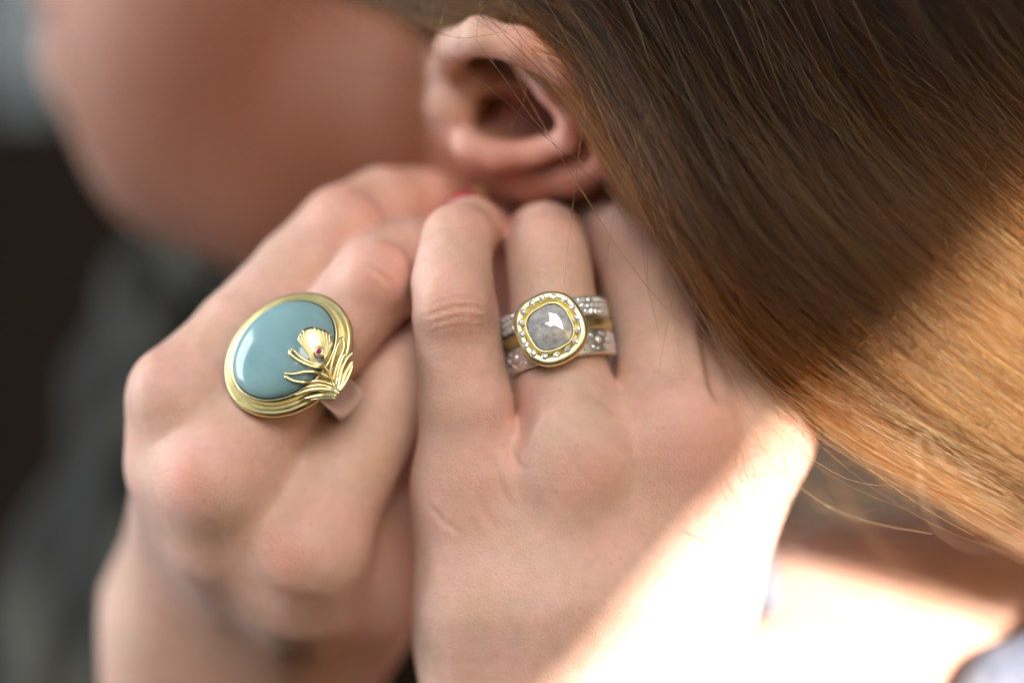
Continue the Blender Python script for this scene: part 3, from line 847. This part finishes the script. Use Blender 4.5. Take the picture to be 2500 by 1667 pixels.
for i in range(NA): cf.append(((len(rs) - 1) * NA + i, (len(rs) - 1) * NA + (i + 1) % NA, ap))
cf.append(tuple(range(NA))[::-1])
link("cabochon", cv, cf, M['cabochon'], oval)

EYE = np.array([0, -D, 0])
def onring(cx, cyy, lift=0.25):
    """place a point of the ornament (drawn in plan) on the dome of the ring"""
    g = P(500 + cx / 3.733, 650 + cyy / 3.733, 0); ry = unit(g - EYE); h = 3.0
    for _ in range(6):
        X = EYE + ry * (((BASE - EYE) @ NN + h) / (ry @ NN))
        h = dome((X - BASE) @ E1, (X - BASE) @ E2) + lift
    return X
def quill(name, pts, r0, r1, parent, lift=(.3, .3), n=22, flat=.8):
    lf = np.linspace(lift[0], lift[1], n); sp = spline(pts, n)
    X = np.array([onring(a, b, l) for (a, b), l in zip(sp, lf)])
    for _ in range(2): X[1:-1] = (X[:-2] + 2 * X[1:-1] + X[2:]) / 4
    rad = np.linspace(r0, r1, n)
    return link(name, *tube(X, rad, 8, flat, NN), M['gold3'], parent)
feather = quill("feather", [(1222, 1165), (1180, 1090), (1140, 1010), (1095, 915)], .42, .30, oval, (.45, .55))
# the eye of the feather: a thin curved fan with many barbs round the ruby
tips = [(848, 662), (856, 632), (872, 604), (896, 576), (926, 558), (962, 550), (1000, 556), (1038, 566), (1072, 574), (1104, 586), (1134, 606), (1156, 642), (1166, 690)]
bases = [(975, 850), (985, 830), (995, 800), (1005, 770), (1015, 745), (1035, 735), (1055, 735), (1075, 740), (1092, 750), (1106, 770), (1115, 795), (1120, 825), (1120, 850)]
fv, ff = [], []; NR = 9
for (b, t) in zip(bases, tips):
    for k in range(NR):
        s_ = k / (NR - 1); x = b[0] + (t[0] - b[0]) * s_; y = b[1] + (t[1] - b[1]) * s_
        fv.append(onring(x, y, .42 - .12 * s_))
m_ = len(fv)
fv += [p - NN * .22 for p in fv]
for i in range(len(tips) - 1):
    for k in range(NR - 1):
        a, b_, c_, d_ = i * NR + k, i * NR + k + 1, (i + 1) * NR + k + 1, (i + 1) * NR + k
        ff.append((a, b_, c_, d_)); ff.append((d_ + m_, c_ + m_, b_ + m_, a + m_))
for i in range(len(tips) - 1):
    a, b_ = i * NR + NR - 1, (i + 1) * NR + NR - 1; ff.append((a, a + m_, b_ + m_, b_))
    a, b_ = i * NR, (i + 1) * NR; ff.append((b_, b_ + m_, a + m_, a))
link("fan", fv, ff, M['gold3'], feather)
for i, t in enumerate(tips):
    if 4 <= i <= 5: continue
    side = -1 if i < 5 else 1
    s_ = (i if i < 5 else 12 - i) / 5.0
    bx = 1045 + side * (95 - 45 * s_); by = 800 - 25 * s_
    quill("barb", [(1082, 908), (1045 + side * (60 - 18 * s_) + 8, 868 - 18 * s_), (bx, by), (.5 * (bx + t[0]) + side * 6, .5 * (by + t[1])), t], .13, .15, feather, (.52, .50), 18, 1.0)
for k in range(3):
    q_ = k * 14
    quill("barb", [(960 - q_ * .6, 815), (985 - q_ * .3, 862 + q_ * .4), (1045, 890 + q_), (1100, 862 + q_ * .5), (1130 + q_ * .2, 800), (1140 + q_ * .3, 700)], .13, .11, feather, (.50, .50), 20, 1.0)
rub = onring(1045, 780, .55)
def disc_ring(c, nrm, r, tr):
    a = unit(np.cross(nrm, (0, 0, 1))); b = np.cross(nrm, a); v, f = [], []
    for i in range(24):
        t = 2 * math.pi * i / 24; d = math.cos(t) * a + math.sin(t) * b
        for j in range(8):
            p = 2 * math.pi * j / 8; v.append(c + d * (r + tr * math.cos(p)) + nrm * tr * math.sin(p))
    for i in range(24):
        for j in range(8): f.append((i * 8 + j, ((i + 1) % 24) * 8 + j, ((i + 1) % 24) * 8 + (j + 1) % 8, i * 8 + (j + 1) % 8))
    return v, f
link("ruby_setting", *disc_ring(rub + NN * .15, NN, .72, .22), M['gold2'], feather)
link("ruby_collar", *disc_ring(rub - NN * .05, NN, 1.0, .14), M['gold'], feather)
rm = brilliant_mesh("ruby", M['ruby'], .05, 3)
ro = bpy.data.objects.new("ruby", rm); COL.objects.link(ro); ro.parent = feather
ro.rotation_mode = 'QUATERNION'; ro.rotation_quaternion = Vector(NN).to_track_quat('Z', 'Y')
ro.location = Vector((rub + NN * .22) * MM - wloc(feather)); ro.scale = (.66 * MM,) * 3
leaves = [
    ([(1095, 915), (960, 876), (870, 826), (800, 756), (785, 760)], .20, .16), ([(785, 762), (768, 782), (830, 842), (950, 902), (1095, 928)], .18, .22),
    ([(1150, 1030), (1050, 972), (930, 958), (800, 982), (730, 974)], .24, .14), ([(730, 1000), (800, 1042), (900, 1056), (1050, 1045), (1175, 1085)], .16, .26),
    ([(1210, 1150), (1100, 1118), (960, 1124), (828, 1172)], .30, .20), ([(1200, 1140), (1080, 1085), (960, 1092), (880, 1118)], .28, .14),
    ([(1200, 1180), (1050, 1176), (908, 1204)], .34, .22), ([(1190, 1200), (1080, 1200), (960, 1215)], .26, .16),
    ([(1135, 1010), (1152, 900), (1195, 760), (1240, 650)], .22, .14), ([(1160, 1050), (1205, 900), (1262, 760), (1268, 690), (1248, 640)], .26, .14),
    ([(1195, 1090), (1212, 960), (1250, 840), (1285, 790)], .26, .16), ([(1210, 1130), (1240, 960), (1292, 846), (1352, 782)], .30, .16),
    ([(1225, 1140), (1275, 990), (1330, 890), (1352, 868)], .30, .18), ([(1235, 1120), (1290, 1040), (1335, 940), (1345, 890)], .26, .14),
]
for pts, r0, r1 in leaves:
    quill("leaf", pts, r0 * 2.0, r1 * 1.8, feather, (.35, .4), 22, .75)

# ================================================================== hair
def make_hair(name, strands, mat, parent, radius):
    cu = bpy.data.hair_curves.new(name)
    cu.add_curves([len(s_) for s_ in strands])
    pos = np.concatenate(strands).astype(np.float32) * MM - wloc(parent).astype(np.float32)
    cu.points.foreach_get  # noqa
    cu.attributes["position"].data.foreach_set("vector", pos.ravel())
    ra = cu.attributes.get("radius") or cu.attributes.new("radius", 'FLOAT', 'POINT')
    rad = []
    for s_, r in zip(strands, radius):
        t = np.linspace(0, 1, len(s_)); rad.append(r * np.clip(1.25 - t * .75, .3, 1))
    ra.data.foreach_set("value", (np.concatenate(rad) * MM).astype(np.float32))
    cu.materials.append(mat)
    o = bpy.data.objects.new(name, cu); COL.objects.link(o); o.parent = parent
    return o

def guides(gs, n):
    return np.array([spline([P(*p) for p in g], n) for g in gs])
NP = 26
G = guides([
    [(1040, -140, 30), (1250, 10, 13), (1455, 140, 6), (1600, 335, 2), (1720, 560, -1), (1845, 770, 3), (1960, 900, 8), (2150, 1040, 9), (2500, 1200, 8), (2800, 1320, 6)],
    [(1200, -260, 40), (1420, 40, 14), (1580, 290, 0), (1720, 530, -5), (1900, 770, -3), (2150, 950, 0), (2500, 1130, 0), (2850, 1270, 0)],
    [(1420, -290, 45), (1640, 40, 16), (1800, 300, 0), (1980, 540, -7), (2230, 780, -9), (2560, 1000, -10), (2900, 1180, -12)],
    [(1750, -310, 50), (1960, 20, 22), (2120, 270, 6), (2330, 500, -5), (2650, 740, -8), (3000, 950, -10)],
    [(2150, -310, 60), (2330, 0, 32), (2500, 240, 12), (2750, 480, 0), (3050, 700, -6)],
    [(2500, -350, 70), (2650, -50, 44), (2800, 200, 30), (3000, 420, 26), (3250, 640, 28)],
], NP)
def interp_guides(G, u):
    m = len(G) - 1; x = np.clip(u, 0, 1) * m; i = np.minimum(x.astype(int), m - 1); t = (x - i)[:, None, None]
    pp = np.concatenate([[2 * G[0] - G[1]], G, [2 * G[-1] - G[-2]]])
    a, b, c, d = pp[i], pp[i + 1], pp[i + 2], pp[i + 3]
    return 0.5 * (2 * b + (c - a) * t + (2 * a - 5 * b + 4 * c - d) * t * t + (3 * b - a - 3 * c + d) * t ** 3)
def strands_from(G, count, clumps, depth, spread, wave, seed):
    r = np.random.default_rng(seed); n = G.shape[1]; T = np.linspace(0, 1, n)
    cu = r.uniform(0, 1, clumps); cd = r.beta(1.1, 1.6, clumps) * depth
    cph = r.uniform(0, 6.28, (clumps, 3)); camp = r.normal(0, 1, (clumps, 3))
    k = r.integers(0, clumps, count)
    u = cu[k] + r.normal(0, spread / 60.0, count) * .5
    S_ = interp_guides(G, u)
    # neighbours in a lock wander together, single hairs a little on their own
    for ax, am in ((0, 1.0), (1, .8), (2, 1.0)):
        S_[:, :, ax] += wave * camp[k, ax][:, None] * np.sin(T[None] * (3.5 + 2 * camp[k, (ax + 1) % 3][:, None] * .3) + cph[k, ax][:, None]) * am
        p = r.uniform(0, 6.28, count)[:, None]; fq = r.uniform(3, 9, count)[:, None]
        S_[:, :, ax] += wave * .6 * r.normal(0, 1, count)[:, None] * np.sin(T[None] * fq + p)
    loose = (T[None] ** 1.6)
    off = r.normal(0, 1, (clumps, 3)) * np.array([3.2, 1.6, 3.2])
    off[:, 2] -= np.abs(r.normal(0, 1, clumps)) * 2.6
    S_ += loose[:, :, None] * (off[k][:, None, :] + r.normal(0, 1.3, (count, 1, 3)))
    S_[:, :, 1] += cd[k][:, None] + r.normal(0, spread * .5, count)[:, None]
    S_[:, :, 0] += r.normal(0, spread * .35, count)[:, None]; S_[:, :, 2] += r.normal(0, spread * .35, count)[:, None]
    return S_
S1 = strands_from(G, 11000, 420, 24.0, 2.0, 1.8, 3)
rr_ = np.random.default_rng(5)
strands = list(S1); radius = list(np.clip(rr_.lognormal(math.log(.045), .35, len(strands)), .025, .1))
# loose hairs lying over the mass, crossing it at their own angles
r = np.random.default_rng(21)
S2 = strands_from(G, 1900, 1900, 4.0, 3.0, 5.0, 5)
S2[:, :, 1] -= 2.5
for s_ in S2:
    a = r.integers(0, 10); b = r.integers(a + 7, NP); strands.append(spline(s_[a:b], 16)); radius.append(.04 + .03 * r.random())
# hair swept back over the top of the ear
G2 = guides([
    [(640, -150, 60), (850, -42, 44), (1000, 2, 28), (1130, 24, 17), (1270, 48, 9), (1430, 160, 5), (1570, 350, 4)],
    [(600, -240, 60), (820, -120, 44), (1020, -60, 28), (1200, -20, 16), (1340, 50, 9), (1470, 220, 4), (1600, 430, 2)],
    [(700, -380, 60), (940, -230, 44), (1150, -140, 30), (1330, -60, 18), (1440, 40, 10), (1570, 240, 3), (1690, 470, 0)],
], NP)
S3 = strands_from(G2, 3600, 120, 16.0, 1.3, 1.2, 9)
strands += list(S3); radius += [.038] * len(S3)
hair = make_hair("hair", strands, M['hair'], person, radius)
hair["label"] = "long brown hair swept over the ear, golden where the sun catches it"

# flyaway hairs that stand off on their own
fly = [
    [(1268, 95, 6), (1284, 170, 4), (1280, 240, 3), (1247, 313, 2)],
    [(1165, 100, 6), (1230, 190, 2), (1310, 300, 0), (1400, 380, -1), (1520, 460, -2), (1650, 545, -2), (1690, 590, -2)],
    [(1600, 230, -5), (1560, 340, -6), (1520, 440, -5), (1495, 540, -5), (1480, 645, -5)],
    [(980, 30, 8), (1070, 80, 6), (1150, 92, 4), (1270, 68, 4)],
    [(1000, 0, 12), (1060, 70, 10), (1070, 140, 12), (1055, 185, 14)],
    [(460, -20, 20), (432, 60, 22), (430, 120, 24), (436, 136, 24)],
    [(490, -20, 24), (520, 40, 24), (590, 80, 24), (640, 105, 24), (720, 120, 24)],
    [(640, -20, 24), (670, 50, 24), (705, 85, 22), (730, 105, 22)],
    [(600, -20, 24), (650, 30, 22), (760, 90, 22), (800, 95, 20)],
    [(790, 145, 20), (830, 170, 18), (890, 182, 16), (960, 172, 14), (1030, 145, 12)],
    [(1830, 860, -4), (1880, 970, -2), (1940, 1080, 0), (2030, 1150, 0), (2120, 1182, 0), (2200, 1180, 0)],
    [(1850, 700, -4), (1880, 830, -2), (1945, 920, 2), (1960, 1020, 2), (1950, 1150, 6), (1890, 1260, 8)],
    [(2085, 830, -6), (2130, 950, -4), (2160, 1050, -3), (2175, 1085, -3)],
    [(2250, 890, -8), (2270, 900, -8), (2330, 925, -8), (2430, 945, -8)],
    [(2190, 895, -6), (2208, 905, -6), (2195, 918, -6)],
    [(1940, 490, -6), (1860, 440, -7), (1800, 448, -7), (1760, 440, -7)],
    [(2060, 860, -6), (2100, 840, -7), (2160, 790, -7), (2200, 720, -7)],
    [(1820, 700, -5), (1900, 690, -7), (2000, 640, -7), (2060, 600, -7)],
    [(1700, 470, -5), (1850, 570, -7), (2000, 680, -8), (2150, 780, -8), (2330, 860, -8)],
    [(1560, 400, -4), (1600, 540, -5), (1660, 600, -5), (1700, 680, -4), (1720, 760, -2)],
    [(1840, 620, -6), (1855, 720, -6), (1880, 800, -4)],
    [(2450, 300, 0), (2400, 420, -3), (2380, 520, -5)],
    [(2200, 330, -2), (2330, 400, -4), (2450, 480, -5), (2560, 520, -5)],
    [(2410, 500, -5), (2450, 560, -6), (2480, 640, -7), (2520, 700, -7)],
    # out of focus loops hanging below the mass
    [(1930, 960, -37), (1990, 1010, -39), (2060, 1080, -41), (2150, 1150, -43), (2200, 1220, -45)],
    [(1900, 1150, -45), (1960, 1190, -45), (2060, 1205, -45), (2180, 1190, -45), (2320, 1140, -45)],
    [(2050, 1010, -36), (2110, 1100, -37), (2180, 1180, -39)],
    [(2240, 1060, -22), (2250, 1200, -25), (2290, 1290, -28), (2380, 1340, -31), (2520, 1330, -34)],
    [(2020, 1130, -42), (2080, 1240, -43), (2150, 1330, -45), (2210, 1390, -46)],
    [(2320, 1130, -34), (2370, 1230, -36), (2400, 1290, -37)],
    [(1960, 930, -30), (2040, 980, -31), (2140, 1000, -33)],
    [(2110, 1115, -30), (2190, 1110, -30), (2240, 1070, -28)],
    [(1960, 985, -25), (2010, 1040, -27), (2050, 1075, -28), (2120, 1085, -30)],
    [(2080, 1010, -22), (2140, 1090, -25), (2210, 1150, -28)],
    [(2180, 1090, -33), (2200, 1180, -34), (2230, 1240, -36)],
    [(2290, 1110, -33), (2330, 1180, -34), (2370, 1260, -36)],
    [(1985, 1210, -43), (2040, 1250, -43), (2130, 1265, -43)],
    [(2150, 1180, -30), (2250, 1190, -28), (2360, 1150, -27), (2440, 1160, -25)],
]
fs = [spline([P(*p) for p in g], 26) for g in fly]
r = np.random.default_rng(4); slipped = []
for i in range(60):      # short fine hairs round the temple and above the ear
    x = r.uniform(620, 1300); y = r.uniform(-60, 30); z = np.interp(x, [600, 1300], [34, 4]) - 4
    dx = r.uniform(-60, 160); dy = r.uniform(30, 150); c = r.uniform(-50, 50)
    fs.append(spline([P(x, y, z), P(x + dx * .4 + c * .5, y + dy * .5, z - 2), P(x + dx + c, y + dy, z - 1)], 14))
for i in range(46):      # curling ends that have slipped below the mass
    x = r.uniform(1930, 2480); y = np.interp(x, [1930, 2480], [960, 1190]) + r.normal(0, 22); z = r.choice([-1, 1]) * r.uniform(12, 40) - 6
    q = r.uniform(.5, 1.3); dx = 70 * q; c = r.uniform(-.4, 1.0)
    fs.append(spline([P(x, y, z), P(x + dx * .5, y + 70 * q, z), P(x + dx * 1.2, y + 105 * q * (1 - .3 * c), z), P(x + dx * 2.2, y + 95 * q * (1 - .7 * c), z)], 22))
    slipped.append(len(fs) - 1)
for i in range(18):      # loose ends along the edge of the mass
    t = r.uniform(.12, .6); g = G[0]; k = int(t * (NP - 6)); p0 = g[k] + np.array([r.normal(2, 4), -3 + r.normal(0, 2), r.normal(0, 3)])
    p1 = g[min(k + 3, NP - 1)] + np.array([r.normal(-3, 5), -4 + r.normal(0, 2), r.normal(-3, 4)])
    p2 = g[min(k + 6, NP - 1)] + np.array([r.normal(-6, 9), -4 + r.normal(0, 3), r.normal(-6, 8)])
    fs.append(spline([p0, p1, p2], 16))
flyaway = make_hair("flyaway_hair", fs, M['fly'], hair, [(.085 if 24 <= i < 38 else .06 if i in slipped else .038) + .008 * r.random() for i, _ in enumerate(fs)])

# ================================================================== clothing
def cloth(name, prims, lo, hi, h, mat, amp, label):
    F = Field(lo, hi, h)
    for ch, k in prims: F.chain([(P(a, b, c), rr) for a, b, c, rr in ch], k)
    v, q = F.mesh(); n = vnormals(v, q)
    w = np.sin(v[:, 0] * .21 + v[:, 2] * .09 + 1.5 * np.sin(v[:, 2] * .05)) + .5 * np.sin(v[:, 0] * .45 - v[:, 2] * .16)
    o = link(name, v + n * (amp * w)[:, None], q, mat, person); o["label"] = label; return o
cloth("blouse", [([(540, 520, 165, 17), (500, 900, 165, 28), (430, 1500, 160, 38), (380, 2000, 160, 46)], 20), ([(800, 1300, 205, 36), (900, 2000, 200, 50)], 20)],
      (-145, 95, -125), (20, 270, 60), 2.5, M['dark_cloth'], 2.0, "dark green printed blouse")
cloth("collar", [([(2230, 1900, 46, 9), (2480, 1700, 42, 9), (2700, 1500, 40, 10)], 8), ([(1850, 1340, 62, 3.0), (1862, 1470, 62, 4.0)], 4)],
      (20, 18, -115), (150, 80, -20), 1.5, M['light_cloth'], 1.0, "pale blue printed collar lit by the sun")

# ================================================================== earring held at the lobe
ear = empty("earring", P(1172, 470, 42))
tag(ear, "tiny gold earring stud between the fingertips and the earlobe", "earring")
eb = bpy.data.meshes.new("stud")
import bmesh
bm = bmesh.new(); bmesh.ops.create_uvsphere(bm, u_segments=16, v_segments=10, radius=1.5 * MM); bm.to_mesh(eb); bm.free(); eb.materials.append(M['gold'])
eb.polygons.foreach_set("use_smooth", [True] * len(eb.polygons))
so = bpy.data.objects.new("stud", eb); COL.objects.link(so); so.parent = ear
pv, pf = tube([P(1172, 470, 42), P(1184, 455, 48)], .45, 8)
link("post", pv, pf, M['gold'], ear)
